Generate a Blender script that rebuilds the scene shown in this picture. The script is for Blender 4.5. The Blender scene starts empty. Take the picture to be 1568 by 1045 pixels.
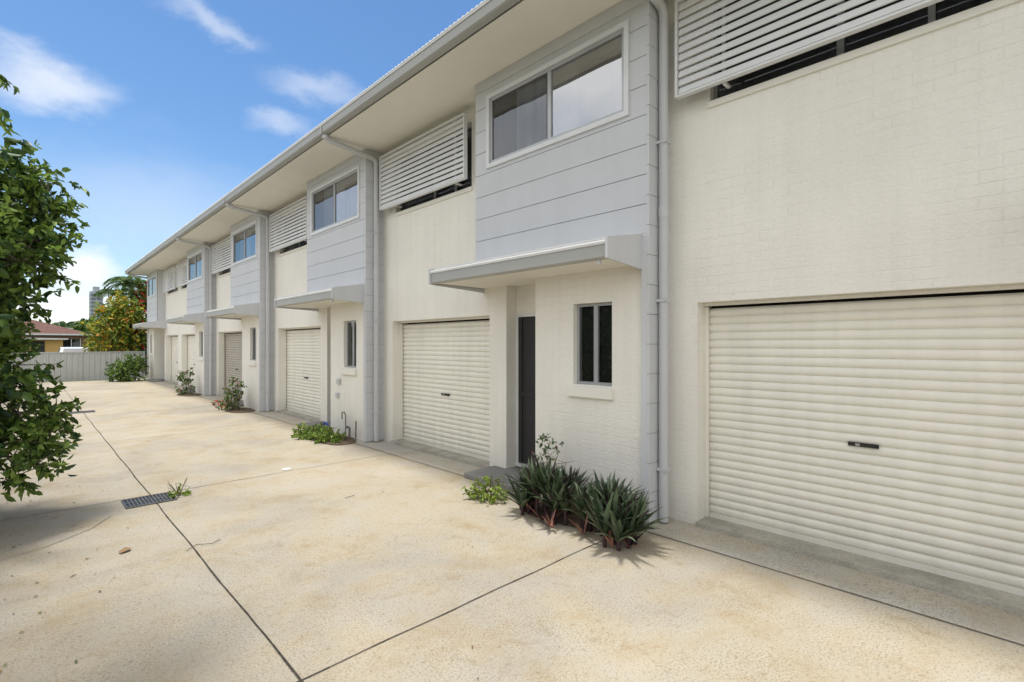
import bpy, bmesh, math, random
import numpy as np
from mathutils import Vector, Matrix
random.seed(7); rng=np.random.default_rng(7)
sc=bpy.context.scene
PHI=math.radians(44.17); S_,C_=math.sin(PHI),math.cos(PHI); FPX=764.0; CAMH=1.7

# ------------------------------------------------------------------ materials
def nodes(m):
    m.use_nodes=True; nt=m.node_tree; nt.nodes.clear(); return nt
def mat(name,col,rough=.7,var=.06,vscale=3.0,fine=.0,fscale=60,bump=.0,bscale=80,spec=.3,metal=0.,brick=None,streak=0.,dirt=0.,island=0.,transl=0.):
    m=bpy.data.materials.new(name); nt=nodes(m); N=nt.nodes.new; L=nt.links.new
    out=N('ShaderNodeOutputMaterial'); p=N('ShaderNodeBsdfPrincipled')
    p.inputs['Roughness'].default_value=rough; p.inputs['Specular IOR Level'].default_value=spec; p.inputs['Metallic'].default_value=metal
    geo=N('ShaderNodeNewGeometry')
    def noise(sc_,det=2,vec=None):
        n=N('ShaderNodeTexNoise'); n.inputs['Scale'].default_value=sc_; n.inputs['Detail'].default_value=det
        L(vec or geo.outputs['Position'],n.inputs['Vector']); return n.outputs['Fac']
    def rng_(src,a,b,lo=.3,hi=.7):
        r=N('ShaderNodeMapRange'); L(src,r.inputs[0]); r.inputs[1].default_value=lo; r.inputs[2].default_value=hi
        r.inputs[3].default_value=a; r.inputs[4].default_value=b; return r.outputs[0]
    def mul(a,b):
        x=N('ShaderNodeMath'); x.operation='MULTIPLY'; L(a,x.inputs[0]); L(b,x.inputs[1]); return x.outputs[0]
    v=rng_(noise(vscale,3),1-var,1+var)
    if fine: v=mul(v,rng_(noise(fscale,2),1-fine,1+fine))
    if streak:
        mp=N('ShaderNodeMapping'); mp.inputs['Scale'].default_value=(6,6,.35); L(geo.outputs['Position'],mp.inputs['Vector'])
        v=mul(v,rng_(noise(1.5,3,mp.outputs[0]),1-streak,1.0,.3,.6))
    if dirt:
        sx=N('ShaderNodeSeparateXYZ'); L(geo.outputs['Position'],sx.inputs[0])
        ad=N('ShaderNodeMath'); ad.operation='MULTIPLY_ADD'; L(noise(5,4),ad.inputs[0]); ad.inputs[1].default_value=-.5; L(sx.outputs[2],ad.inputs[2])
        v=mul(v,rng_(ad.outputs[0],1-dirt,1.0,-.25,.15))
    if island:
        v=mul(v,rng_(geo.outputs['Random Per Island'],1-island,1+island,0,1))
    rgb=N('ShaderNodeVectorMath'); rgb.operation='SCALE'; rgb.inputs[0].default_value=col[:3]; L(v,rgb.inputs['Scale'])
    L(rgb.outputs[0],p.inputs['Base Color'])
    h=None
    if bump: h=noise(bscale,3)
    if brick:
        sx=N('ShaderNodeSeparateXYZ'); L(geo.outputs['Position'],sx.inputs[0])
        a=N('ShaderNodeMath'); a.operation='ADD'; L(sx.outputs[0],a.inputs[0]); L(sx.outputs[1],a.inputs[1])
        cb=N('ShaderNodeCombineXYZ'); L(a.outputs[0],cb.inputs[0]); L(sx.outputs[2],cb.inputs[1])
        b=N('ShaderNodeTexBrick'); b.inputs['Scale'].default_value=1; b.inputs['Brick Width'].default_value=brick[0]; b.inputs['Row Height'].default_value=brick[1]
        b.inputs['Mortar Size'].default_value=.006; b.inputs['Mortar Smooth'].default_value=1.; L(cb.outputs[0],b.inputs['Vector'])
        b.inputs['Color1'].default_value=(1,1,1,1); b.inputs['Color2'].default_value=(.72,.72,.72,1); b.inputs['Mortar'].default_value=(0,0,0,1)
        patch=rng_(noise(1.3,3),.30,.90,.35,.62)
        bb=mul(b.outputs['Color'],patch)
        ad=N('ShaderNodeMath'); ad.operation='MULTIPLY_ADD'; L(h,ad.inputs[0]); ad.inputs[1].default_value=1.7; L(bb,ad.inputs[2]); h=ad.outputs[0]
    if h is not None:
        bp=N('ShaderNodeBump'); bp.inputs['Strength'].default_value=bump; bp.inputs['Distance'].default_value=.006
        L(h,bp.inputs['Height']); L(bp.outputs[0],p.inputs['Normal'])
    sh=p.outputs[0]
    if transl:
        t=N('ShaderNodeBsdfTranslucent'); L(rgb.outputs[0],t.inputs['Color']); mx=N('ShaderNodeMixShader'); mx.inputs[0].default_value=transl
        L(sh,mx.inputs[1]); L(t.outputs[0],mx.inputs[2]); sh=mx.outputs[0]
    L(sh,out.inputs[0]); return m

M={}
M['render']=mat('painted_block_render',(.83,.805,.735),.75,.03,1.2,.02,40,bump=.6,bscale=45,brick=(.23,.086),streak=.04,dirt=.10)
M['siding']=mat('grey_weatherboard',(.59,.60,.62),.6,.02,2,streak=.03)
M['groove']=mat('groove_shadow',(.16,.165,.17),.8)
M['groove2']=mat('groove_soft',(.33,.335,.34),.8)
M['soffit']=mat('eave_soffit',(.80,.775,.70),.7,.02,2)
M['gutter']=mat('gutter_metal',(.38,.38,.36),.45,.03,2,spec=.5)
M['gutlip']=mat('gutter_lip',(.74,.74,.73),.4,.04,3,spec=.5)
M['roof']=mat('roof_sheet_metal',(.80,.80,.80),.4,.04,2,spec=.5)
M['pipe']=mat('downpipe_paint',(.54,.55,.565),.45,.03,2,spec=.5)
M['door']=mat('roller_door_steel',(.82,.795,.71),.42,.025,1.5,spec=.5,streak=.06,dirt=.14)
M['door2']=mat('roller_door_taupe',(.44,.41,.36),.5)
M['slat']=mat('louvre_white',(.74,.75,.76),.45,.03,3,spec=.5)
M['frame']=mat('window_trim_white',(.70,.71,.72),.4,spec=.5)
M['alu']=mat('aluminium_frame',(.42,.43,.44),.35,spec=.6,metal=.3)
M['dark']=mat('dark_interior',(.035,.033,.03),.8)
M['screend']=mat('fly_screen_dark',(.05,.05,.05),.75)
M['sdoor']=mat('security_screen_door',(.035,.035,.037),.55)
M['curtain']=mat('curtain_white',(.90,.90,.90),.8,.08,8,streak=.12)
M['curtaing']=mat('curtain_grey',(.30,.31,.33),.8,.08,8,streak=.25)
M['blind']=mat('roller_blind',(.75,.75,.75),.8)
M['thresh']=mat('threshold_concrete',(.38,.36,.31),.9,.2,4,.15,50,bump=.3)
M['paver']=mat('porch_paver',(.24,.235,.225),.85,.15,4,.1,60,bump=.2)
M['soil']=mat('garden_soil',(.13,.095,.065),.95,.3,9,.3,70,bump=.8)
M['black']=mat('black_plastic',(.02,.02,.02),.4,spec=.5)
M['steel']=mat('lock_steel',(.5,.5,.5),.3,metal=.8)
def glassmat(name,refl_ior,tint=.9):
    m=bpy.data.materials.new(name); nt=nodes(m); N=nt.nodes.new; L=nt.links.new
    o=N('ShaderNodeOutputMaterial'); t=N('ShaderNodeBsdfTransparent'); t.inputs[0].default_value=(tint,tint*1.02,tint*1.02,1)
    g=N('ShaderNodeBsdfGlossy'); g.inputs['Roughness'].default_value=.015; g.inputs['Color'].default_value=(.95,.97,1,1)
    f=N('ShaderNodeFresnel'); f.inputs[0].default_value=refl_ior; mx=N('ShaderNodeMixShader')
    n=N('ShaderNodeTexNoise'); n.inputs['Scale'].default_value=1.3; n.inputs['Detail'].default_value=1; b=N('ShaderNodeBump'); b.inputs['Strength'].default_value=.10; b.inputs['Distance'].default_value=.05
    ge=N('ShaderNodeNewGeometry'); L(ge.outputs['Position'],n.inputs['Vector']); L(n.outputs[0],b.inputs['Height']); L(b.outputs[0],g.inputs['Normal'])
    L(f.outputs[0],mx.inputs[0]); L(t.outputs[0],mx.inputs[1]); L(g.outputs[0],mx.inputs[2]); L(mx.outputs[0],o.inputs[0]); return m
M['glass']=glassmat('window_glass',2.0); M['glassr']=glassmat('reflective_window_glass',4.2,.92)

# ------------------------------------------------------------------ mesh helpers
def link(o,parent=None):
    sc.collection.objects.link(o)
    if parent: o.parent=parent
    return o
def empty(name,loc=(0,0,0)):
    e=bpy.data.objects.new(name,None); e.location=loc; sc.collection.objects.link(e); return e
class Part:
    def __init__(s,name,m,parent=None): s.n=name; s.m=m; s.p=parent; s.v=[]; s.f=[]
    def box(s,x0,x1,y0,y1,z0,z1):
        if x0>x1:x0,x1=x1,x0
        if y0>y1:y0,y1=y1,y0
        if z0>z1:z0,z1=z1,z0
        b=len(s.v); s.v+=[(x0,y0,z0),(x1,y0,z0),(x1,y1,z0),(x0,y1,z0),(x0,y0,z1),(x1,y0,z1),(x1,y1,z1),(x0,y1,z1)]
        s.f+=[tuple(b+i for i in q) for q in ((0,3,2,1),(4,5,6,7),(0,1,5,4),(1,2,6,5),(2,3,7,6),(3,0,4,7))]
    def quadx(s,x,y0,y1,z0,z1):
        if y0>y1:y0,y1=y1,y0
        b=len(s.v); s.v+=[(x,y0,z0),(x,y0,z1),(x,y1,z1),(x,y1,z0)]; s.f.append((b,b+1,b+2,b+3))
    def prism_y(s,prof,y0,y1):
        if y0>y1:y0,y1=y1,y0
        b=len(s.v); n=len(prof)
        s.v+=[(x,y0,z) for x,z in prof]+[(x,y1,z) for x,z in prof]
        s.f+=[(b+i,b+(i+1)%n,b+n+(i+1)%n,b+n+i) for i in range(n)]
        s.f+=[tuple(b+i for i in range(n))[::-1],tuple(b+n+i for i in range(n))]
    def tube(s,pts,r,seg=12):
        pts=[Vector(p) for p in pts]; rs=r if isinstance(r,(list,tuple)) else [r]*len(pts)
        rings=[]
        for i,p in enumerate(pts):
            d=((pts[min(i+1,len(pts)-1)]-p).normalized()+(p-pts[max(i-1,0)]).normalized())
            d=d.normalized() if d.length>1e-6 else Vector((0,0,1))
            a=d.cross(Vector((0,1,0)) if abs(d.y)<.9 else Vector((1,0,0))).normalized(); c=d.cross(a)
            b=len(s.v); rings.append(b)
            for k in range(seg):
                t=2*math.pi*k/seg; s.v.append(tuple(p+(a*math.cos(t)+c*math.sin(t))*rs[i]))
        for i in range(len(rings)-1):
            for k in range(seg):
                s.f.append((rings[i]+k,rings[i]+(k+1)%seg,rings[i+1]+(k+1)%seg,rings[i+1]+k))
        s.f.append(tuple(rings[0]+k for k in range(seg))[::-1]); s.f.append(tuple(rings[-1]+k for k in range(seg)))
    def done(s,smooth=False,bevel=0,recalc=True):
        if not s.v: return None
        me=bpy.data.meshes.new(s.n); me.from_pydata(s.v,[],s.f); me.materials.append(s.m)
        if recalc:
            bm=bmesh.new(); bm.from_mesh(me); bmesh.ops.recalc_face_normals(bm,faces=bm.faces); bm.to_mesh(me); bm.free()
        if smooth:
            me.polygons.foreach_set('use_smooth',[True]*len(me.polygons))
        o=bpy.data.objects.new(s.n,me); link(o,s.p)
        if smooth:
            try: me.set_sharp_from_angle(angle=math.radians(45))
            except Exception: pass
        if bevel:
            b=o.modifiers.new('b','BEVEL'); b.width=bevel; b.segments=2; b.limit_method='ANGLE'
        return o

# ------------------------------------------------------------------ TOWNHOUSES
XM,XB,XL=4.50,4.17,4.22
XD=4.69
TOP=5.05; P=5.44
house=empty('townhouse_row')
wall=Part('rendered_walls',M['render'],house)
sid=Part('weatherboard_cladding',M['siding'],house); grv=Part('cladding_grooves',M['groove'],house); grv2=Part('side_cladding_grooves',M['groove2'],house)
sof=Part('soffits',M['soffit'],house); gut=Part('awning_gutters',M['gutter'],house); glip=Part('awning_gutter_lips',M['gutlip'],house)
arf=Part('awning_roofs',M['roof'],house); aend=Part('awning_end_boards',M['siding'],house)
frm=Part('window_trims',M['frame'],house); alu=Part('window_frames',M['alu'],house); gls=Part('window_panes',M['glass'],house); glr=Part('reflective_window_panes',M['glassr'],house)
drk=Part('room_interiors',M['dark'],house); scd=Part('fly_screens_dark',M['screend'],house); cur=Part('curtains',M['curtain'],house); curg=Part('curtains_grey',M['curtaing'],house); bld=Part('roller_blinds',M['blind'],house)
sill=Part('window_sills',M['soffit'],house); slat=Part('louvre_sunscreens',M['slat'],house)
rdoor=Part('roller_doors',M['door'],house); rdoor2=Part('roller_door_taupe',M['door2'],house)
thr=Part('garage_thresholds',M['thresh'],house); lock=Part('door_handles',M['black'],house); lockp=Part('lock_barrels',M['steel'],house)
fdoor=Part('screen_doors',M['sdoor'],house); dfr=Part('door_frames',M['frame'],house)
por=Part('porch_slabs',M['paver'],house); dp=Part('downpipes',M['pipe'],house); brk=Part('pipe_brackets',M['pipe'],house)

def window(xf,Y,l0,l1,z0,z1,kind,fw=.035):
    a,b=Y(l0),Y(l1)
    if a>b:a,b=b,a
    mid=(a+b)/2
    alu.box(xf,xf+.05,a,a+fw,z0,z1); alu.box(xf,xf+.05,b-fw,b,z0,z1)
    alu.box(xf+.001,xf+.049,a+fw,b-fw,z0,z0+fw); alu.box(xf+.001,xf+.049,a+fw,b-fw,z1-fw,z1)
    alu.box(xf+.004,xf+.046,mid-.025,mid+.025,z0+fw,z1-fw)
    (glr if kind=='up' else gls).quadx(xf+.022,a+fw,mid-.025,z0+fw,z1-fw)
    gls.quadx(xf+.016,mid+.025,b-fw,z0+fw,z1-fw)
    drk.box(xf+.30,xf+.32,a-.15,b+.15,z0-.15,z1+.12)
    if kind=='up':
        h=(mid-a)
        cur.quadx(xf+.040,a+h*.60,mid,z0-.02,z1-.10); curg.quadx(xf+.048,a,a+h*.60,z0-.02,z1-.10)
        bld.quadx(xf+.034,a,mid,z1-.16,z1)
        scd.quadx(xf+.072,mid+h*.58,b,z0,z1); curg.quadx(xf+.06,mid,mid+h*.58,z0,z1)
        scd.box(xf+.003,xf+.012,mid+.025,mid+.035,z0+fw,z1-fw)
    else:
        scd.quadx(xf+.06,a,b,z0,z1)

def rects_minus(l0,l1,z0,z1,h):
    hl0,hl1,hz0,hz1=h; out=[]
    if z1<=hz0 or z0>=hz1: return [(l0,l1,z0,z1)]
    if z0<hz0: out.append((l0,l1,z0,hz0)); z0=hz0
    if z1>hz1: out.append((l0,l1,hz1,z1)); z1=hz1
    out.append((l0,hl0,z0,z1)); out.append((hl1,l1,z0,z1)); return out

def unit(y0,mirror=False,taupe=False,pipe=True):
    Y=(lambda l:y0+P-l) if mirror else (lambda l:y0+l)
    W=wall.box
    G0,G1=2.59,5.10
    W(XM,4.80,Y(2.26),Y(G0),0,2.09); W(XM,4.80,Y(G1),Y(5.44),0,2.09)
    W(XM,4.80,Y(2.26),Y(5.44),2.09,3.93); W(XM,4.70,Y(2.26),Y(2.97),3.93,4.85); W(XM,4.70,Y(4.98),Y(5.44),3.93,4.85)
    W(XM,4.70,Y(2.26),Y(5.44),4.85,TOP)
    W(XD,XD+.11,Y(1.475),Y(2.26),2.10,2.9); sof.box(XL,XD,Y(1.475),Y(2.26),2.47,2.50)
    hole=(.42,.915,1.27,2.13)
    for r in rects_minus(0,1.475,0,2.735,hole): W(XL,XL+.11,Y(r[0]),Y(r[1]),r[2],r[3])
    W(XL+.11,4.90,Y(1.375),Y(1.475),0,2.735); W(XL+.11,4.7,Y(0),Y(.1),0,2.735)
    window(XL+.06,Y,.422,.913,1.272,2.128,'low',.028)
    sill.prism_y([(XL-.045,1.14),(XL+.0,1.14),(XL+.06,1.15),(XL+.06,1.272),(XL-.045,1.245)],Y(.40),Y(.965))
    dfr.box(XD-.01,XD+.04,Y(2.225),Y(2.258),.09,2.098); dfr.box(XD-.01,XD+.04,Y(1.477),Y(1.50),.09,2.098); dfr.box(XD-.008,XD+.04,Y(1.50),Y(2.225),2.06,2.098)
    fdoor.box(XD+.02,XD+.05,Y(1.50),Y(2.225),.12,2.06); fdoor.box(XD+.003,XD+.02,Y(1.50),Y(1.57),.12,2.06); fdoor.box(XD+.003,XD+.02,Y(2.165),Y(2.225),.12,2.06)
    fdoor.box(XD+.006,XD+.02,Y(1.57),Y(2.165),1.0,1.08); lockp.box(XD-.015,XD+.003,Y(1.525),Y(1.555),1.0,1.14)
    dfr.box(XD-.04,XD+.05,Y(1.48),Y(2.255),.085,.12)
    por.box(3.98,4.80,Y(1.43),Y(2.50),0,.07)
    wh=(.186,2.26,3.91,4.83); z=2.74
    while z<TOP-.01:
        z1=min(z+.28,TOP)
        for r in rects_minus(0,2.49,z+.0035,z1-.0035,wh):
            if abs(r[1]-r[0])>.001 and r[3]-r[2]>.005: sid.box(XB,XB+.02,Y(r[0]),Y(r[1]),r[2],r[3])
        z=z1
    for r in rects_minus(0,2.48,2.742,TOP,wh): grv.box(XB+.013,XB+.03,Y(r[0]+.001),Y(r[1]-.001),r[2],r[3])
    sid.box(XB+.031,XM,Y(2.45),Y(2.488),2.742,TOP)
    sof.box(XB+.004,XM+.3,Y(.0),Y(2.486),2.728,2.741)
    sid.box(XB-.012,XB-.002,Y(0),Y(2.49),TOP-.13,TOP-.002)
    f=frm.box; x0=XB-.022
    f(x0,XB+.05,Y(.186),Y(.236),3.91,4.83); f(x0,XB+.05,Y(2.21),Y(2.26),3.91,4.83); f(x0,XB+.05,Y(.236),Y(2.21),3.91,3.96); f(x0,XB+.05,Y(.236),Y(2.21),4.78,4.83)
    window(XB+.0,Y,.238,2.208,3.962,4.778,'up')
    z=0.02
    while z<TOP-.01:
        z1=min(z+.28,TOP); sid.box(XB-.004,XM+.01,Y(-.03),Y(-.002),z+.003,z1-.003); z=z1
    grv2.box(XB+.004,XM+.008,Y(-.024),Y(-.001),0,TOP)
    sid.box(XB-.006,XL+.0,Y(-.001),Y(.055),0.01,2.725)
    a,b=.07,2.70
    gp=[(3.62,2.47),(3.635,2.455),(3.70,2.455),(3.72,2.47),(3.72,2.60),(3.70,2.60),(3.62,2.585)]
    gut.prism_y(gp,Y(a),Y(b)); glip.prism_y([(3.612,2.578),(3.66,2.602),(3.72,2.602),(3.72,2.628),(3.625,2.618),(3.606,2.60)],Y(a-.004),Y(b+.004))
    arf.prism_y([(3.66,2.63),(XB-.001,2.715),(XB-.001,2.733),(3.655,2.648)],Y(a),Y(b)); arf.prism_y([(XB,2.715),(XM-.002,2.765),(XM-.002,2.785),(XB,2.733)],Y(2.495),Y(b))
    sof.box(3.722,XL-.001,Y(a+.02),Y(b-.02),2.462,2.474); sof.box(XL,XM-.001,Y(1.48),Y(b-.02),2.4615,2.469)
    aend.prism_y([(3.60,2.45),(3.72,2.44),(XB-.002,2.405),(XB-.002,2.742),(3.60,2.635)],Y(a-.004),Y(a-.03))
    aend.prism_y([(3.60,2.45),(3.72,2.44),(XM-.002,2.405),(XM-.002,2.80),(3.60,2.635)],Y(b+.004),Y(b+.03))
    dp.tube([(3.67,Y(.18),2.46),(3.67,Y(.18),2.41)],.02,10)
    g0,g1=Y(G0),Y(G1)
    if g0>g1: g0,g1=g1,g0
    R=rdoor2 if taupe else rdoor
    xd=4.715
    zb,zt=.085,2.04; n=26; pitch=(zt-zb)/n; b0=len(R.v); prof=[]
    for i in range(n):
        z=zb+i*pitch
        for q,dx in ((0,0),(.10,.010),(.28,.016),(.5,.0175),(.72,.016),(.86,.010),(.93,0),(.965,-.004)): prof.append((xd-dx,z+q*pitch))
    prof.append((xd,zt))
    for x,z in prof: R.v+= [(x,g0+.005,z),(x,g1-.005,z)]
    for i in range(len(prof)-1): R.f.append((b0+2*i,b0+2*i+1,b0+2*i+3,b0+2*i+2))
    R.box(xd-.025,xd+.015,g0+.005,g1-.005,.045,.087)
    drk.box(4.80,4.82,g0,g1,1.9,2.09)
    wall.box(4.62,4.66,g0+.001,g1-.001,2.06,2.089)
    thr.box(4.46,4.84,g0+.001,g1-.001,0,.045)
    ym=(g0+g1)/2; lock.box(xd-.033,xd-.017,ym-.10,ym+.10,.895,.925); lock.box(xd-.045,xd-.033,ym-.085,ym-.03,.90,.92); lockp.box(xd-.039,xd-.032,ym+.02,ym+.05,.90,.92)
    R.box(xd-.055,xd-.03,g0+.001,g0+.03,.05,2.05); R.box(xd-.055,xd-.03,g1-.03,g1-.001,.05,2.05)
    window(4.58,Y,2.972,4.978,3.932,4.848,'none',.03)
    alu.box(4.56,4.575,Y(3.4),Y(3.44),3.932,4.848)
    sill.prism_y([(XM-.02,3.865),(XM,3.865),(XM+.08,3.87),(XM+.08,3.934),(XM-.02,3.925)],Y(2.95),Y(5.0))
    l0,l1=2.93,5.24; xs=4.36; z=4.022
    while z<4.84:
        slat.prism_y([(xs-.020,z),(xs-.010,z-.003),(xs+.012,z+.058),(xs+.002,z+.062)],Y(l0+.03),Y(l1-.03)); z+=.0778
    slat.box(xs-.03,xs+.03,Y(l0),Y(l0+.022),4.0,4.90); slat.box(xs-.03,xs+.03,Y(l1-.022),Y(l1),4.0,4.90)
    slat.box(xs-.028,xs+.028,Y(l0+.022),Y(l1-.022),3.995,4.012); slat.box(xs-.028,xs+.028,Y(l0+.022),Y(l1-.022),4.885,4.905)
    for l in (l0+.25,l1-.45):
        slat.box(xs+.031,XM-.001,Y(l),Y(l+.03),4.90,4.93); slat.box(xs+.031,XM-.001,Y(l),Y(l+.03),3.985,4.005)
        slat.box(xs+.014,xs+.028,Y(l),Y(l+.03),4.012,4.885)
    if pipe:
        yp=Y(-.085); xp=4.335
        dp.tube([(3.44,yp,5.07),(3.44,yp,5.02),(3.50,yp,4.985),(4.22,yp,4.905),(4.30,yp,4.88),(xp,yp,4.82),(xp,yp,.02)],.045,14)
        for zz in (.5,2.1,3.6): brk.box(xp-.05,xp+.05,yp-.05,Y(-.03),zz,zz+.025)
        dp.tube([(xp,yp,2.9),(xp,yp,3.0)],.049,14); dp.tube([(3.44,yp,5.0),(3.44,yp,5.055)],.055,14)

for k in range(-2,4): unit(2.48+P*k,taupe=(k==2))
YE=2.48+P*4
unit(YE,mirror=True)
YEND=YE+P; YST=2.48-2*P
W=wall.box
W(4.91,11,YEND+.0,YEND-.15,0,TOP); W(XM+.01,4.905,YEND-.002,YEND-.15,2.74,TOP); W(4.81,11,YST,YST+.15,0,TOP); W(10.85,11,YST+.15,YEND-.15,0,TOP)
W(4.5,4.7,YST+.0,YST+.1,2.74,TOP)
for o in (wall,sid,grv,grv2,sof,arf,aend,frm,alu,drk,slat,thr,lock,lockp,fdoor,dfr): o.done()
for o in (gls,glr,cur,curg,bld,scd): o.done(recalc=False)
gut.done(); glip.done(); sill.done(bevel=.006); por.done(bevel=.01); dp.done(smooth=True); brk.done()
rdoor.done(smooth=True); rdoor2.done(smooth=True)
g=Part('main_gutter',M['gutter'],house); y0,y1=YST-.3,YEND+.45
g.prism_y([(3.37,5.075),(3.385,5.06),(3.46,5.06),(3.475,5.075),(3.475,5.19),(3.36,5.18)],y0,y1); g.done()
g=Part('main_gutter_lip',M['gutlip'],house); g.prism_y([(3.352,5.172),(3.40,5.192),(3.475,5.192),(3.475,5.212),(3.36,5.206),(3.346,5.192)],y0-.003,y1+.003); g.done()
g=Part('gutter_brackets',M['gutter'],house)
for k in range(-2,6): g.box(3.352,3.48,2.395+P*k-.03,2.395+P*k+.03,5.052,5.195)
g.done()
g=Part('eave_soffit',M['soffit'],house); g.box(3.476,11.3,y0+.02,y1-.02,TOP,TOP+.012); g.done()
g=Part('barge_board',M['gutter'],house)
for yy in (y0,y1-.02): g.prism_y([(3.48,5.062),(11.3,5.062),(11.3,5.85),(3.48,5.20)],yy,yy+.018)
g.done()
v=[];f=[];n=int((y1-y0)/.019)
for i in range(n+1):
    y=y0-.02+i*.019; dz=.009*math.sin(i*math.pi/2)
    for x,z in ((3.36,5.228),(11.4,5.92)): v.append((x,y,z+dz))
    v.append((3.36,y,5.212))
for i in range(n):
    a=3*i; f.append((a,a+3,a+4,a+1)); f.append((a,a+2,a+5,a+3))
me=bpy.data.meshes.new('corrugated_roof'); me.from_pydata(v,[],f); me.materials.append(M['roof']); link(bpy.data.objects.new('corrugated_roof',me),house)

tp=empty('garden_tap'); q=Part('tap_pipes',mat('copper_pipe_weathered',(.22,.20,.17),.5,metal=.4),tp)
def cane(x,y,h,dx,dy):
    q.tube([(x,y,0),(x,y,h),(x+dx*.4,y+dy*.4,h+.05),(x+dx,y+dy,h+.04),(x+dx,y+dy,h-.08)],.012,8)
cane(4.12,8.55,.42,-.02,.10); cane(4.14,8.20,.30,-.04,-.09); q.tube([(4.13,8.42,0),(4.13,8.42,.2),(4.06,8.42,.24)],.02,8); q.done(smooth=True)
q=Part('gas_box',M['pipe'],tp); q.box(4.17,4.215,8.95,9.05,.95,1.05); q.box(4.17,4.215,9.02,9.1,.7,.78); q.done(bevel=.005)
q=Part('blue_hose_fitting',mat('blue_plastic',(.03,.08,.35),.4),tp); q.tube([(3.98,8.8,.02),(3.96,8.95,.22),(3.95,9.05,.25),(3.95,9.1,.15)],.02,8); q.done(smooth=True)

# ------------------------------------------------------------------ GROUND
def concrete(name,col,edge=False):
    m=bpy.data.materials.new(name); nt=nodes(m); N=nt.nodes.new; L=nt.links.new
    out=N('ShaderNodeOutputMaterial'); p=N('ShaderNodeBsdfPrincipled'); p.inputs['Roughness'].default_value=.85; p.inputs['Specular IOR Level'].default_value=.2
    geo=N('ShaderNodeNewGeometry')
    def noise(s,d=4,r=.55,dist=0):
        n=N('ShaderNodeTexNoise'); n.inputs['Scale'].default_value=s; n.inputs['Detail'].default_value=d; n.inputs['Roughness'].default_value=r; n.inputs['Distortion'].default_value=dist
        L(geo.outputs['Position'],n.inputs['Vector']); return n.outputs['Fac']
    def ramp(src,stops):
        r=N('ShaderNodeValToRGB'); L(src,r.inputs[0]); e=r.color_ramp.elements
        while len(e)<len(stops): e.new(.5)
        for i,(pp,c) in enumerate(stops): e[i].position=pp; e[i].color=(*c,1)
        return r.outputs[0]
    def mix(mode,fac,a,b):
        x=N('ShaderNodeMix'); x.data_type='RGBA'; x.blend_type=mode
        if isinstance(fac,float): x.inputs[0].default_value=fac
        else: L(fac,x.inputs[0])
        L(a,x.inputs[6]); L(b,x.inputs[7]); return x.outputs[2]
    r,g_,b=col
    base=ramp(noise(.5,5,.6,.6),[(.30,(r*.80,g_*.82,b*.89)),(.5,(r,g_,b)),(.68,(r*1.10,g_*1.10,b*1.12))])
    tan=ramp(noise(1.9,6,.68,.3),[(.38,(1,1,1)),(.53,(1.0,.965,.90)),(.68,(.92,.83,.69))])
    c=mix('MULTIPLY',1.,base,tan)
    sp=ramp(noise(80,3,.8),[(.34,(.46,.42,.37)),(.45,(.94,.94,.93)),(.62,(1.14,1.14,1.14))])
    c=mix('MULTIPLY',ramp(noise(2.5,4),[(.36,(.45,.45,.45)),(.60,(1,1,1))]),c,sp)
    sp2=ramp(noise(26,4,.75),[(.32,(.66,.61,.52)),(.44,(1,1,1))]); c=mix('MULTIPLY',.7,c,sp2)
    st=ramp(noise(3.3,7,.78,1.),[(.56,(1,1,1)),(.70,(.78,.73,.63))]); c=mix('MULTIPLY',.75,c,st)
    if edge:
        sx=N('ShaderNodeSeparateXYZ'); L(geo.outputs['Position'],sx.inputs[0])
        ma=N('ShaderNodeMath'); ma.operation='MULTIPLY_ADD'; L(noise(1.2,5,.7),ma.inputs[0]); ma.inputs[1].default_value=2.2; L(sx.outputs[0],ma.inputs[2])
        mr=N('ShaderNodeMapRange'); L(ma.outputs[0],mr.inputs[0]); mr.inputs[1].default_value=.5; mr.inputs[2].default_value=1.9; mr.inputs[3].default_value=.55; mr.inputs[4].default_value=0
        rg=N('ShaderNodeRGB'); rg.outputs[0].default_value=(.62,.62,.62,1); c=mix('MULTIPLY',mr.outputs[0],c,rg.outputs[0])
    L(c,p.inputs['Base Color'])
    bp=N('ShaderNodeBump'); bp.inputs['Strength'].default_value=.45; bp.inputs['Distance'].default_value=.003; L(noise(110,2,.7),bp.inputs['Height']); L(bp.outputs[0],p.inputs['Normal'])
    L(p.outputs[0],out.inputs[0]); return m
def sheet(name,x0,x1,y0,y1,z,m,parent=None):
    me=bpy.data.meshes.new(name); me.from_pydata([(x0,y0,z),(x1,y0,z),(x1,y1,z),(x0,y1,z)],[],[(0,1,2,3)]); me.materials.append(m)
    return link(bpy.data.objects.new(name,me),parent)
sheet('ground',-1500,1500,-1500,1500,-.02,mat('grassy_earth',(.11,.12,.05),.95,.3,.3,.3,8))
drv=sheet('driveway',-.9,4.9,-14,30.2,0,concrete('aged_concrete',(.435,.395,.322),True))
sheet('concrete_apron',4.02,4.52,-14,30.0,.004,concrete('apron_concrete',(.46,.44,.39)),drv)
J=mat('expansion_joint',(.06,.052,.042),.9,.4,15,.3,60)
jt=Part('expansion_joints',J,drv)
def jline(pts,w,z):
    for (xa,ya),(xb,yb) in zip(pts[:-1],pts[1:]):
        d=Vector((xb-xa,yb-ya,0)).normalized(); ww=w*random.uniform(.8,1.25); n_=Vector((-d.y,d.x,0))*ww/2; b=len(jt.v)
        jt.v+=[(xa+n_.x,ya+n_.y,z),(xa-n_.x,ya-n_.y,z),(xb-n_.x,yb-n_.y,z),(xb+n_.x,yb+n_.y,z)]; jt.f.append((b,b+1,b+2,b+3))
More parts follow.
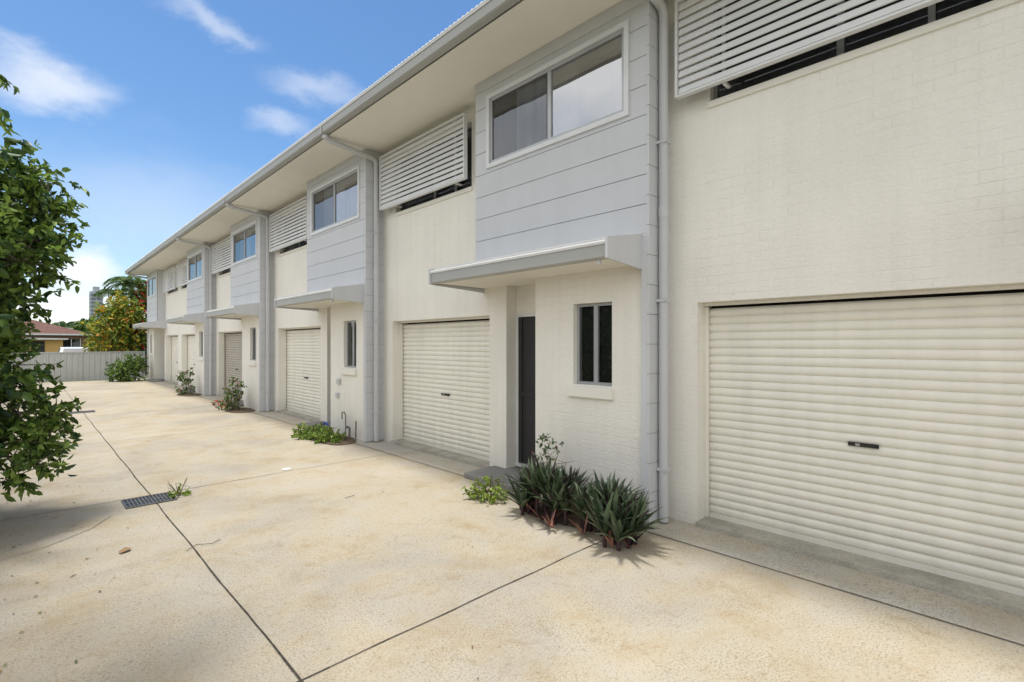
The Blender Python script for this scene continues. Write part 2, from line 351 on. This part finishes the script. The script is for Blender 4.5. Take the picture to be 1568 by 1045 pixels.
jline([(.99+.004*math.sin(i*1.7*.3)+random.uniform(-.0015,.0015),-14+i*.15) for i in range(295)],.011,.0045)
for y in (-9.7,-5.7,-1.6,2.55,6.85,11.1,15.4,19.7,24.0):
    jline([(-.9+i*.12,y+.003*math.sin(i*.9+y)+random.uniform(-.001,.001)) for i in range(41)]+[(4.02,y)],.008,.005)
jline([(4.02,-14+i*.5) for i in range(89)],.006,.0085)
jline([(-.6,5.35),(-.1,5.62),(.1,5.70),(.42,5.98),(.6,6.3)],.005,.0052)
jt.done(recalc=False)
bd=Part('garden_beds',M['soil'],drv)
for k in range(-2,4):
    y=2.48+P*k; b=len(bd.v); nn=22
    pts=[]
    for i in range(nn):
        t=2*math.pi*i/nn; rx=.33*(1+.08*math.sin(3*t+k)); ry=.66*(1+.05*math.sin(5*t))
        pts.append((min(3.90+rx*math.cos(t),4.21),y+.70+ry*math.sin(t),.0125))
    bd.v+=pts; bd.f.append(tuple(range(b,b+nn)))
bd.done(recalc=False)
def drain(x,y,w,l):
    e=empty('drain_grate'); q=Part('pit',M['black'],e); q.box(x,x+w,y,y+l,-.01,.006); q.done()
    q=Part('grate_bars',mat('galvanised_iron',(.16,.16,.155),.6,.2,20,metal=.4),e)
    q.box(x-.015,x,y-.015,y+l+.015,0,.014); q.box(x+w,x+w+.015,y-.015,y+l+.015,0,.014); q.box(x,x+w,y-.015,y,0,.014); q.box(x,x+w,y+l,y+l+.015,0,.014)
    n=int(w/.032)
    for i in range(1,n): q.box(x+i*w/n-.005,x+i*w/n+.005,y,y+l,.004,.0125)
    q.box(x,x+w,y+l*.5-.006,y+l*.5+.006,.004,.0118); q.done()
drain(.74,6.46,.42,.34); drain(.76,16.2,.45,.36)

# ------------------------------------------------------------------ FOLIAGE
def leafmat(name,col,isl=.45,tr=.2,rough=.45):
    return mat(name,col,rough,.2,2.5,spec=.4,island=isl,transl=tr)
def leaves(name,C,D,Lr,Wr,m,parent=None,up=.6,mats=None,pick=None):
    n=len(C); D=D/np.linalg.norm(D,axis=1,keepdims=True)
    U=rng.normal(size=(n,3))*.6; U[:,2]+=up
    Sd=np.cross(D,U); Sd/=np.linalg.norm(Sd,axis=1,keepdims=True)+1e-9; Nn=np.cross(Sd,D)
    L=rng.uniform(*Lr,size=(n,1)); Wd=L*rng.uniform(*Wr,size=(n,1)); F=.22*Wd
    V=np.stack([C, C+D*L*.3+Sd*Wd*.48+Nn*F, C+D*L*.68+Sd*Wd*.38+Nn*F*.6-Nn*L*.04, C+D*L-Nn*L*.14, C+D*L*.68-Sd*Wd*.38+Nn*F*.6-Nn*L*.04, C+D*L*.3-Sd*Wd*.48+Nn*F],1).reshape(-1,3)
    b=(np.arange(n)*6)[:,None]; Fq=np.concatenate([b+np.array([[0,1,2,3]]),b+np.array([[0,3,4,5]])],1).reshape(-1)
    me=bpy.data.meshes.new(name); me.vertices.add(len(V)); me.vertices.foreach_set('co',V.ravel())
    me.loops.add(n*8); me.loops.foreach_set('vertex_index',Fq); me.polygons.add(n*2); me.polygons.foreach_set('loop_start',np.arange(n*2)*4); me.polygons.foreach_set('loop_total',np.full(n*2,4))
    ms=mats or [m]
    for x in ms: me.materials.append(x)
    if len(ms)>1:
        pk=pick if pick is not None else rng.integers(0,len(ms),n)
        me.polygons.foreach_set('material_index',np.repeat(pk,2))
    me.update(); me.validate(); return link(bpy.data.objects.new(name,me),parent)
def crown(blobs,ntw,per,tw=.16,shell=.55,droop=0.):
    w=np.array([b[3]**2 for b in blobs]); w=w/w.sum(); C=[];D=[];T=[]
    for _ in range(ntw):
        b=blobs[rng.choice(len(blobs),p=w)]
        d=rng.normal(size=3); d/=np.linalg.norm(d)
        rr=b[3]*(shell+(1.10-shell)*rng.random()**.8)
        c=np.array(b[:3])+d*rr*np.array(b[4] if len(b)>4 else (1,1,1))
        td=d*.8+rng.normal(size=3)*.5; td[2]-=droop; td/=np.linalg.norm(td)
        T.append((c,td))
        for j in range(per):
            s=(j+rng.random())/per; C.append(c+td*tw*s); e=rng.normal(size=3)*.75+td*.7; e[2]-=.15; D.append(e)
    return np.array(C),np.array(D),T
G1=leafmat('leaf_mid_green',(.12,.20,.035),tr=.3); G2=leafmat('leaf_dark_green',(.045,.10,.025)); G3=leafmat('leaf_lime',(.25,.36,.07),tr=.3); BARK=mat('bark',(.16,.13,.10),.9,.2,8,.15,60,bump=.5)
def limbs(part,root,tips,r0,mid=.45):
    for t in tips:
        a=Vector(root); c=Vector(t); m1=a.lerp(c,mid)+Vector((random.uniform(-.12,.12),random.uniform(-.12,.12),.15))
        m2=a.lerp(c,.75)+Vector((random.uniform(-.08,.08),random.uniform(-.08,.08),.05))
        part.tube([a,m1,m2,c],[r0,r0*.65,r0*.4,r0*.12],7)
tr=empty('lilly_pilly_tree')
near=[(-.08,7.15,3.05,.38),(.10,7.1,3.30,.24),(-.04,6.95,2.6,.34),(-.30,7.0,2.05,.42),(-.30,6.8,1.5,.38),(-.06,6.75,.98,.34),(-.12,6.45,.66,.30),(-.35,7.2,3.4,.4),(-.40,6.7,2.7,.4),(.12,7.0,2.75,.16),(.10,6.8,.85,.15)]
back=[(-1.0,6.6,1.4,.85),(-1.0,7.4,2.5,.95),(-.85,6.9,3.3,.75),(-.9,6.0,2.2,.7),(-.6,6.9,1.2,.6),(-.6,7.1,2.4,.6)]
C,D,T=crown(near,1050,10,.17,.25)
leaves('foliage',C,D,(.055,.095),(.46,.60),None,tr,mats=[G1,G2,G3],pick=rng.choice(3,len(C),p=[.46,.18,.36]))
C,D,T2=crown(back,520,9,.2,.5)
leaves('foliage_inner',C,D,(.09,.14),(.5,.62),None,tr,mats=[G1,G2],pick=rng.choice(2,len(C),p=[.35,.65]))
C,D,T3=crown([(-.16,5.9,3.62,.07),(-.17,5.9,3.95,.07),(-.20,6.0,3.35,.08)],9,6,.12,.2); leaves('tip_leaves',C,D,(.06,.10),(.4,.5),None,tr,mats=[G1,G3])
q=Part('trunk_and_limbs',BARK,tr); q.tube([(-.9,6.9,0),(-.85,6.9,.8),(-.8,6.95,1.6)],[.10,.075,.06],10)
limbs(q,(-.85,6.9,1.0),[(b[0],b[1],b[2]) for b in near+back],.04); limbs(q,(-.85,6.2,2.6),[(-.16,5.9,3.62),(-.17,5.9,3.95),(-.2,6,3.35)],.012)
for c,td in T[::3]:
    a=Vector(c); d=Vector(td); q.tube([a-d*.2,a+d*.15],[.006,.002],4)
q.done(smooth=True)
tr=empty('overhanging_tree')
bl=[(-.6,3.2,5.4,.7,(1,1,.6)),(-.1,4.0,5.6,.65,(1,1,.5)),(-.9,4.4,5.3,.8,(1,1,.6)),(.0,2.6,5.7,.6,(1,1,.5)),(-1.4,2.2,5.6,.9,(1,1,.6)),(-.7,1.2,5.8,.8,(1,1,.5))]
C,D,T=crown(bl,380,7,.24,.2)
leaves('foliage',C,D,(.11,.17),(.4,.5),None,tr,mats=[G1,G2,G3],pick=rng.choice(3,len(C),p=[.5,.3,.2]))
q=Part('trunk_and_limbs',BARK,tr); q.tube([(-1.5,3.6,0),(-1.45,3.6,1.5),(-1.5,3.5,3.0),(-1.2,3.4,4.4)],[.16,.13,.11,.08],12)
limbs(q,(-1.3,3.45,3.9),[(b[0],b[1],b[2]) for b in bl],.05); q.done(smooth=True)

def straps(name,roots,n,Lr,Wd,mats,parent=None,spread=1.,probs=None):
    v=[];f=[];mi=[]
    for (x,y,z) in roots:
        for k in range(n):
            az=rng.uniform(0,2*math.pi); tilt=rng.uniform(.05,1.2)*spread; L=rng.uniform(*Lr); w=Wd*rng.uniform(.8,1.2)
            h=Vector((math.cos(az),math.sin(az),0)); side=Vector((-h.y,h.x,0)); p=Vector((x,y,z))+h*.02; seg=6; b=len(v); m_=int(rng.choice(len(mats),p=probs))
            ang=math.pi/2-tilt*.8
            curl=rng.uniform(.0,.10)*spread
            for s in range(seg+1):
                t=s/seg; ww=w*(.75+.5*t if t<.35 else max(.02,1.0*(1-((t-.35)/.65)**1.6)))*.5
                up=Vector((-h.x*math.sin(ang),-h.y*math.sin(ang),math.cos(ang)))
                v+= [tuple(p+side*ww+up*ww*.35),tuple(p),tuple(p-side*ww+up*ww*.35)]
                p=p+(h*math.cos(ang)+Vector((0,0,1))*math.sin(ang))*(L/seg); ang-=curl*(1+t)
                if p.z<.02: p.z=.02
            for s in range(seg):
                a=b+3*s; f+=[(a,a+3,a+4,a+1),(a+1,a+4,a+5,a+2)]; mi+=[m_,m_]
    me=bpy.data.meshes.new(name); me.from_pydata(v,[],f)
    for x in mats: me.materials.append(x)
    me.polygons.foreach_set('material_index',mi); me.polygons.foreach_set('use_smooth',[True]*len(f))
    return link(bpy.data.objects.new(name,me),parent)
R1=leafmat('oyster_leaf_green',(.05,.078,.04),.35,.06,.4); R2=leafmat('oyster_leaf_purple',(.055,.028,.036),.35,.08,.4); R3=leafmat('oyster_leaf_light',(.13,.17,.10),.3,.08,.36); RD=leafmat('dry_leaf_pink',(.38,.18,.13),.4,.1,.7)
def oyster(cx,cy,n,h0,rx,ry):
    e=empty('oyster_plant'); roots=[]
    for i in range(n):
        a=rng.uniform(0,2*math.pi); r=math.sqrt(rng.random()); roots.append((cx+rx*r*math.cos(a),cy+ry*r*math.sin(a),.03+h0*(1-r*.8)*rng.uniform(.6,1)))
    straps('leaves',roots,26,(.22,.40),.048,[R1,R2,R3],e,probs=[.62,.14,.24])
    q=Part('stems',R2,e)
    for x,y,z in roots: q.tube([(x,y,0),(x,y,z+.02)],.018,6)
    q.done()
    straps('dry_leaves',[(x-.1,y-.05,.02) for x,y,z in roots[::2]],6,(.10,.2),.03,[RD,R2],e,1.15,[.35,.65])
oyster(3.72,3.24,18,.36,.26,.38); oyster(3.64,2.58,17,.25,.26,.30)
def shrub(name,blobs,n,per,Lr,mats,probs,tw=.08,trunk=None,Wr=(.45,.6)):
    e=empty(name); C,D,T=crown(blobs,n,per,tw,.25); C[:,2]=np.maximum(C[:,2],.02)
    leaves('foliage',C,D,Lr,Wr,None,e,mats=mats,pick=rng.choice(len(mats),len(C),p=probs))
    q=Part('stems',BARK,e)
    for b in blobs:
        r=trunk or (b[0],b[1],0); limbs(q,r,[tuple(np.array(b[:3])+rng.normal(size=3)*b[3]*.5) for _ in range(4)],max(.006,b[3]*.06))
    q.done(smooth=True)
Y1=leafmat('leaf_yellow_green',(.27,.36,.06),tr=.3); RF=leafmat('flower_red',(.6,.03,.02),.3,.2); OR=leafmat('leaf_orange',(.55,.18,.03),.4,.3); YL=leafmat('leaf_yellow',(.6,.45,.05),.4,.3); PK=leafmat('pink_flower',(.5,.12,.2),.3)
shrub('fern_clump',[(3.62,4.06,.10,.13,(1,1,.7)),(3.55,4.2,.06,.08)],60,8,(.03,.06),[Y1,G3],[.7,.3],.1)
shrub('crown_of_thorns_plant',[(3.92,3.52,.62,.09),(3.98,3.36,.60,.07),(4.0,3.62,.52,.08)],22,5,(.03,.05),[G1,R3,PK],[.5,.42,.08],.06,(3.95,3.45,.1))
shrub('groundcover_plant',[(3.78,8.5,.06,.22,(1,1.1,.4)),(3.72,8.95,.08,.25,(1,1.2,.5)),(3.66,9.3,.06,.18,(1,1,.5))],220,8,(.04,.075),[Y1,G3,G1],[.35,.35,.3],.08)
shrub('flowering_shrub',[(3.75,14.1,.22,.2),(3.85,14.4,.5,.2),(3.8,13.9,.65,.10)],70,6,(.05,.10),[G1,G2,RD,PK],[.50,.35,.11,.04],.14)
shrub('red_flower_plant',[(3.55,14.5,.13,.12)],16,5,(.05,.08),[RF,G1],[.5,.5],.05)
shrub('flowering_shrub',[(3.8,19.6,.25,.22),(3.85,19.8,.65,.18)],60,6,(.06,.10),[G1,RD,G2],[.55,.10,.35],.14)
shrub('boundary_shrub',[(3.3,28.6,.5,.5),(3.0,28.9,.4,.4),(3.6,28.9,.8,.35)],300,8,(.08,.14),[G1,G2,G3],[.4,.35,.25],.2)
shrub('drain_weed',[(1.22,6.62,.03,.07,(1,1,.5))],16,6,(.03,.05),[Y1,G3],[.6,.4],.05)
e=empty('fallen_leaves'); n=130
C=np.stack([rng.normal(-.1,.4,n),rng.uniform(1.8,8,n),np.full(n,.008)],1); C[:12,0]=rng.uniform(1,4,12)
C=C[(C[:,0]>-.8)]; D=rng.normal(size=(len(C),3)); D[:,2]=rng.uniform(0,.12,len(C))
leaves('leaf_litter',C,D,(.015,.035),(.35,.5),None,e,up=4,mats=[mat('dead_leaf',(.22,.13,.06),.8),mat('dead_leaf_dark',(.10,.07,.04),.8),G1],pick=rng.choice(3,len(C),p=[.5,.2,.3]))
q=Part('large_dry_leaf',mat('large_dry_leaf',(.30,.19,.10),.8),e)
q.v=[(.54,5.09,.012),(.60,5.11,.02),(.62,5.16,.012),(.58,5.18,.025),(.53,5.14,.012)]; q.f=[(0,1,3,4),(1,2,3)]; q.done()
q=Part('fallen_twig',BARK,e); q.tube([(.93,4.78,.012),(1.02,4.86,.014),(1.12,4.80,.012),(1.2,4.86,.012)],.003,5); q.tube([(2.5,5.2,.012),(2.62,5.22,.014)],.003,5); q.done()
q=Part('plastic_lid',mat('plastic_lid',(.70,.69,.66),.5)); q.tube([(2.52,6.98,.002),(2.52,6.98,.010),(2.52,6.98,.012)],[.06,.06,.045],20); q.done()

# ------------------------------------------------------------------ FENCES
FM=mat('fence_steel',(.52,.53,.51),.5,.03,1,spec=.4,streak=.08)
def fence(name,p0,p1,h):
    e=empty(name); a=Vector(p0); b=Vector(p1); L=(b-a).length; d=(b-a)/L; nrm=Vector((-d.y,d.x,0)); q=Part('ribbed_panels',FM,e)
    prof=[(0,0),(.11,0),(.13,.03),(.17,.03),(.19,0)]; t=0; pts=[]
    while t<L:
        for u,w in prof: pts.append(a+d*min(t+u,L)+nrm*w)
        t+=.20
    for p in pts: q.v+=[(p.x,p.y,.03),(p.x,p.y,h-.02)]
    for i in range(len(pts)-1): q.f.append((2*i,2*i+2,2*i+3,2*i+1))
    q.done()
    q=Part('rails_and_posts',FM,e)
    def bx(t0,t1,w0,w1,z0,z1):
        c=[a+d*t0+nrm*w0,a+d*t1+nrm*w1]; q.box(c[0].x,c[1].x,c[0].y,c[1].y,z0,z1)
    bx(0,L,-.02,.05,h-.03,h+.01); bx(0,L,-.02,.05,.01,.05); t=0
    while t<L: bx(t,t+.05,-.028,.058,0,h+.014); t+=2.37
    q.done()
fence('boundary_fence',(4.2,30.6,0),(-1.6,30.6,0),1.33)
fence('side_fence',(-1.75,30.55,0),(-1.75,-14,0),1.75)
sheet('garden_strip',-1.7,-.9,-14,30.4,-.008,M['soil'])

# ------------------------------------------------------------------ BACKGROUND
shrub('croton_bush',[(3.35,35,2.7,.9),(3.8,35.3,3.6,.8),(3.0,34.6,1.9,.8),(4.3,35,2.3,1.0),(3.6,35,3.2,.6)],520,9,(.16,.30),[YL,Y1,OR,G1],[.28,.42,.06,.24],.4,Wr=(.3,.45))
shrub('flame_tree',[(5.0,36,3.6,1.0),(5.6,36.3,4.3,.9),(5.2,36.5,4.6,.6),(5.2,35,2.2,1.0)],480,9,(.16,.28),[RF,G1,OR,G2],[.15,.44,.07,.34],.4)
def palm(x,y,h,n=16,L=2.0,name='palm_tree'):
    e=empty(name); q=Part('trunk',BARK,e); q.tube([(x,y,0),(x+.1,y,h*.5),(x,y,h)],[.16,.12,.09],10); q.done(smooth=True)
    C=[];D=[];q=Part('frond_stems',G3,e)
    for i in range(n):
        az=2*math.pi*i/n+random.uniform(-.2,.2); hd=Vector((math.cos(az),math.sin(az),0)); sd=Vector((-hd.y,hd.x,0)); p=Vector((x,y,h)); ang=random.uniform(.3,1.3); pts=[p.copy()]
        for s in range(12):
            p=p+(hd*math.cos(ang)+Vector((0,0,1))*math.sin(ang))*L/12; ang-=.19; pts.append(p.copy())
            for k in range(2):
                pp=p.lerp(pts[-2],k*.5)
                for sg in (1,-1): C.append(tuple(pp)); D.append(tuple(sd*sg+hd*.5+Vector((0,0,-.35))))
        q.tube(pts,[.02]*6+[.008]*7,5)
    q.done(); leaves('fronds',np.array(C),np.array(D),(.2*L,.3*L),(.10,.14),None,e,mats=[G1,G2],up=2)
palm(4.45,37.2,5.2,16,1.6); palm(4.0,39,4.7,13,1.3)
shrub('backyard_tree',[(7.5,38,3.5,1.8),(9.5,38,4.0,2.0)],300,9,(.2,.32),[G1,G2,G3],[.45,.35,.2],.5)
TILE=mat('brown_roof_tiles',(.15,.075,.055),.8,.15,1,.2,5); BR=mat('brown_brick',(.22,.13,.09),.85,.1,2,.1,20); OCH=mat('ochre_wall',(.62,.38,.14),.8); WHT=mat('white_paint',(.75,.75,.73),.6)
def hipped(name,x0,x1,y0,y1,hw,hr,wm,rm):
    e=empty(name); q=Part('walls',wm,e); q.box(x0,x1,y0,y1,0,hw); q.done(); o=.5; q=Part('roof',rm,e); r=(y1-y0)/2; ym=(y0+y1)/2
    q.v=[(x0-o,y0-o,hw),(x1+o,y0-o,hw),(x1+o,y1+o,hw),(x0-o,y1+o,hw),(x0+r,ym,hr),(x1-r,ym,hr)]; q.f=[(0,1,5,4),(1,2,5),(2,3,4,5),(3,0,4),(3,2,1,0)]; q.done()
    q=Part('fascia',WHT,e); q.box(x0-o-.02,x1+o+.02,y0-o-.1,y0-o-.01,hw-.15,hw+.02); q.done()
    q=Part('windows',M['glass'],e); q2=Part('window_rooms',M['dark'],e); q3=Part('window_frames',WHT,e); x=x0+1
    while x<x1-2: q2.box(x,x+1.6,y0-.03,y0-.01,hw-1.7,hw-.6); q.box(x,x+1.6,y0-.05,y0-.04,hw-1.7,hw-.6); q3.box(x-.06,x,y0-.07,y0-.001,hw-1.76,hw-.54);q3.box(x+1.6,x+1.66,y0-.07,y0-.001,hw-1.76,hw-.54); q3.box(x,x+1.6,y0-.07,y0-.001,hw-1.76,hw-1.7); q3.box(x+.77,x+.83,y0-.07,y0-.052,hw-1.7,hw-.6); x+=3.2
    q.done();q2.done();q3.done()
hipped('brown_tiled_house',-14,5.3,80,90,2.9,4.75,BR,TILE)
hipped('brown_tiled_house',8,24,72,82,2.9,4.7,BR,TILE)
e=empty('ochre_outbuilding'); q=Part('walls',OCH,e); q.box(-6,2.1,55,60,0,2.05); q.done(); q=Part('flat_roof',WHT,e); q.prism_y([(-6.4,2.06),(2.4,2.06),(2.4,2.16),(-6.4,2.30)],54.5,60.4); q.done()
q=Part('windows',M['dark'],e); q.box(-2,-.6,54.96,54.99,1.0,1.8); q.box(.2,1.0,54.96,54.99,0,1.95); q.done()
e=empty('parked_car'); cm=mat('car_paint_white',(.75,.75,.76),.3,.01,spec=.6)
q=Part('body',cm,e); cx,cy=2.25,43.0
prof=[(-2.15,.35),(-2.2,.6),(-2.1,.85),(-1.3,.98),(-.75,1.42),(-.3,1.5),(.9,1.5),(1.5,1.40),(2.0,1.0),(2.15,.9),(2.2,.5),(2.15,.35)]
def carring(w): return [(cx+w*(1 if z<1.0 else .82),cy+y,z) for y,z in prof]
q.v=carring(-.88)+carring(.88); n=len(prof); q.f=[(i,(i+1)%n,n+(i+1)%n,n+i) for i in range(n)]+[tuple(range(n)),tuple(range(n,2*n))]; q.done(bevel=.05)
q2=Part('car_windows',M['black'],e)
for sgn in (-1,1):
    p=[(cx+sgn*.86,cy-1.1,1.02),(cx+sgn*.86,cy+1.5,1.02),(cx+sgn*.75,cy+1.15,1.4),(cx+sgn*.75,cy-.6,1.4)]; b=len(q2.v); q2.v+=p; q2.f.append((b,b+1,b+2,b+3))
for y0_,z0_,y1_,z1_ in ((-1.27,1.02,-.78,1.40),(1.97,1.05,1.56,1.38)):
    s=.03*(-1 if y0_<0 else 1); b=len(q2.v); q2.v+=[(cx-.70,cy+y0_+s,z0_+.02),(cx+.70,cy+y0_+s,z0_+.02),(cx+.62,cy+y1_+s,z1_+.02),(cx-.62,cy+y1_+s,z1_+.02)]; q2.f.append((b,b+1,b+2,b+3))
q2.done()
q=Part('wheels',M['black'],e)
for sx in (-1,1):
    for yy in (-1.35,1.3): q.tube([(cx+sx*.70,cy+yy,.33),(cx+sx*.90,cy+yy,.33)],.33,20)
q.done(smooth=True)
e=empty('apartment_tower'); q=Part('walls',mat('tower_grey',(.42,.44,.47),.7),e); q.box(36,44,520,530,0,44); q.box(38,42,522,528,44,48); q.done()
q=Part('balcony_windows',mat('tower_glass',(.16,.19,.22),.3),e)
for i in range(13):
    z=3+i*3.1; q.box(36.6,39.4,519.8,519.95,z,z+1.7); q.box(40.4,43.4,519.8,519.95,z,z+1.7); q.box(35.8,35.95,521,529,z,z+1.7)
q.done()
bl=[]
for i in range(60):
    x=rng.uniform(-120,90); y=rng.uniform(110,170); r=rng.uniform(2.2,4.2); bl.append((x,y,r*.9,r,(1,1,.75)))
C,D,T=crown(bl,3600,5,1.2,.7); C[:,2]=np.maximum(C[:,2],.3)
leaves('distant_trees',C,D,(1.0,1.7),(.5,.7),None,None,mats=[G1,G2],up=1)
hipped('neighbour_house',-26,-9,2,14,2.7,4.6,WHT,TILE)

# ------------------------------------------------------------------ LIGHT + SKY
sd=Vector((-.10,.16,1)).normalized()
sun=bpy.data.lights.new('sun','SUN'); sun.energy=3.2; sun.angle=math.radians(7); sun.color=(1,.965,.91)
so=bpy.data.objects.new('sun',sun); so.rotation_euler=sd.to_track_quat('Z','Y').to_euler(); sc.collection.objects.link(so)
w=bpy.data.worlds.new('World'); sc.world=w; w.use_nodes=True; nt=w.node_tree; nt.nodes.clear(); N=nt.nodes.new; L=nt.links.new
o=N('ShaderNodeOutputWorld'); bg=N('ShaderNodeBackground'); bg.inputs[1].default_value=.15
sky=N('ShaderNodeTexSky'); sky.sky_type='NISHITA'; sky.sun_disc=False; sky.sun_elevation=math.asin(sd.z); sky.sun_rotation=math.atan2(sd.x,sd.y); sky.air_density=1.0; sky.dust_density=.4; sky.ozone_density=1.6
hs=N('ShaderNodeHueSaturation'); hs.inputs['Saturation'].default_value=1.2; hs.inputs['Value'].default_value=1.12; L(sky.outputs[0],hs.inputs['Color'])
tc=N('ShaderNodeTexCoord')
mp=N('ShaderNodeMapping'); mp.inputs['Scale'].default_value=(1,1,1.8); L(tc.outputs['Generated'],mp.inputs['Vector'])
ns=N('ShaderNodeTexNoise'); ns.inputs['Scale'].default_value=6; ns.inputs['Detail'].default_value=5; ns.inputs['Roughness'].default_value=.62; L(mp.outputs[0],ns.inputs['Vector'])
su=N('ShaderNodeVectorMath'); su.operation='SUBTRACT'; L(ns.outputs['Color'],su.inputs[0]); su.inputs[1].default_value=(.5,.5,.5)
sc2=N('ShaderNodeVectorMath'); sc2.operation='SCALE'; L(su.outputs[0],sc2.inputs[0]); sc2.inputs['Scale'].default_value=.12
ad=N('ShaderNodeVectorMath'); ad.operation='ADD'; L(tc.outputs['Generated'],ad.inputs[0]); L(sc2.outputs[0],ad.inputs[1])
Fv=Vector((S_,C_,0)); Rv=Vector((C_,-S_,0)); Uv=Vector((0,0,1))
tot=None
for px,py,r,stz,amt in ((65,125,.105,2.4,.60),(325,42,.09,3.6,.36),(490,135,.105,3.0,.34),(430,190,.08,3.0,.36),(120,410,.08,1.3,1.0),(100,480,.12,1.5,.85),(230,330,.28,2.0,.24)):
    d=(Fv+Rv*((px-784)/FPX)+Uv*((527-py)/FPX)).normalized()
    s1=N('ShaderNodeVectorMath'); s1.operation='SUBTRACT'; L(ad.outputs[0],s1.inputs[0]); s1.inputs[1].default_value=d
    m1=N('ShaderNodeVectorMath'); m1.operation='MULTIPLY'; L(s1.outputs[0],m1.inputs[0]); m1.inputs[1].default_value=(1,1,stz)
    ln=N('ShaderNodeVectorMath'); ln.operation='LENGTH'; L(m1.outputs[0],ln.inputs[0])
    mr=N('ShaderNodeMapRange'); mr.interpolation_type='SMOOTHSTEP'; L(ln.outputs['Value'],mr.inputs[0]); mr.inputs[1].default_value=0; mr.inputs[2].default_value=r; mr.inputs[3].default_value=amt; mr.inputs[4].default_value=0
    if tot is None: tot=mr.outputs[0]
    else:
        a=N('ShaderNodeMath'); a.operation='MAXIMUM'; L(tot,a.inputs[0]); L(mr.outputs[0],a.inputs[1]); tot=a.outputs[0]
n2=N('ShaderNodeTexNoise'); n2.inputs['Scale'].default_value=2.2; n2.inputs['Detail'].default_value=5; L(tc.outputs['Generated'],n2.inputs['Vector'])
dt=N('ShaderNodeVectorMath'); dt.operation='DOT_PRODUCT'; L(tc.outputs['Generated'],dt.inputs[0]); dt.inputs[1].default_value=(-.85,-.30,.45)  # unseen bright cloud bank behind camera, added for wall fill and window reflections
mrb=N('ShaderNodeMapRange'); L(dt.outputs['Value'],mrb.inputs[0]); mrb.inputs[1].default_value=.05; mrb.inputs[2].default_value=.4; mrb.inputs[3].default_value=0; mrb.inputs[4].default_value=1
mrc=N('ShaderNodeMapRange'); L(n2.outputs[0],mrc.inputs[0]); mrc.inputs[1].default_value=.36; mrc.inputs[2].default_value=.56; mrc.inputs[3].default_value=.35; mrc.inputs[4].default_value=1
mm=N('ShaderNodeMath'); mm.operation='MULTIPLY'; L(mrb.outputs[0],mm.inputs[0]); L(mrc.outputs[0],mm.inputs[1])
mx=N('ShaderNodeMix'); mx.data_type='RGBA'; L(tot,mx.inputs[0]); L(hs.outputs[0],mx.inputs[6]); mx.inputs[7].default_value=(7.6,7.6,7.6,1)
mx2=N('ShaderNodeMix'); mx2.data_type='RGBA'; L(mm.outputs[0],mx2.inputs[0]); L(mx.outputs[2],mx2.inputs[6]); mx2.inputs[7].default_value=(10.6,10.5,10.3,1)
L(mx2.outputs[2],bg.inputs[0]); L(bg.outputs[0],o.inputs[0])

# ------------------------------------------------------------------ CAMERA
cd=bpy.data.cameras.new('camera'); cd.sensor_width=36; cd.lens=36*FPX/1568; cd.shift_y=.003; cd.clip_end=5000; cd.clip_start=.05
co=bpy.data.objects.new('camera',cd); co.location=(0,0,CAMH); co.rotation_euler=(math.pi/2,0,-PHI); sc.collection.objects.link(co); sc.camera=co
sc.view_settings.view_transform='Standard'; sc.view_settings.look='None'; sc.view_settings.exposure=0
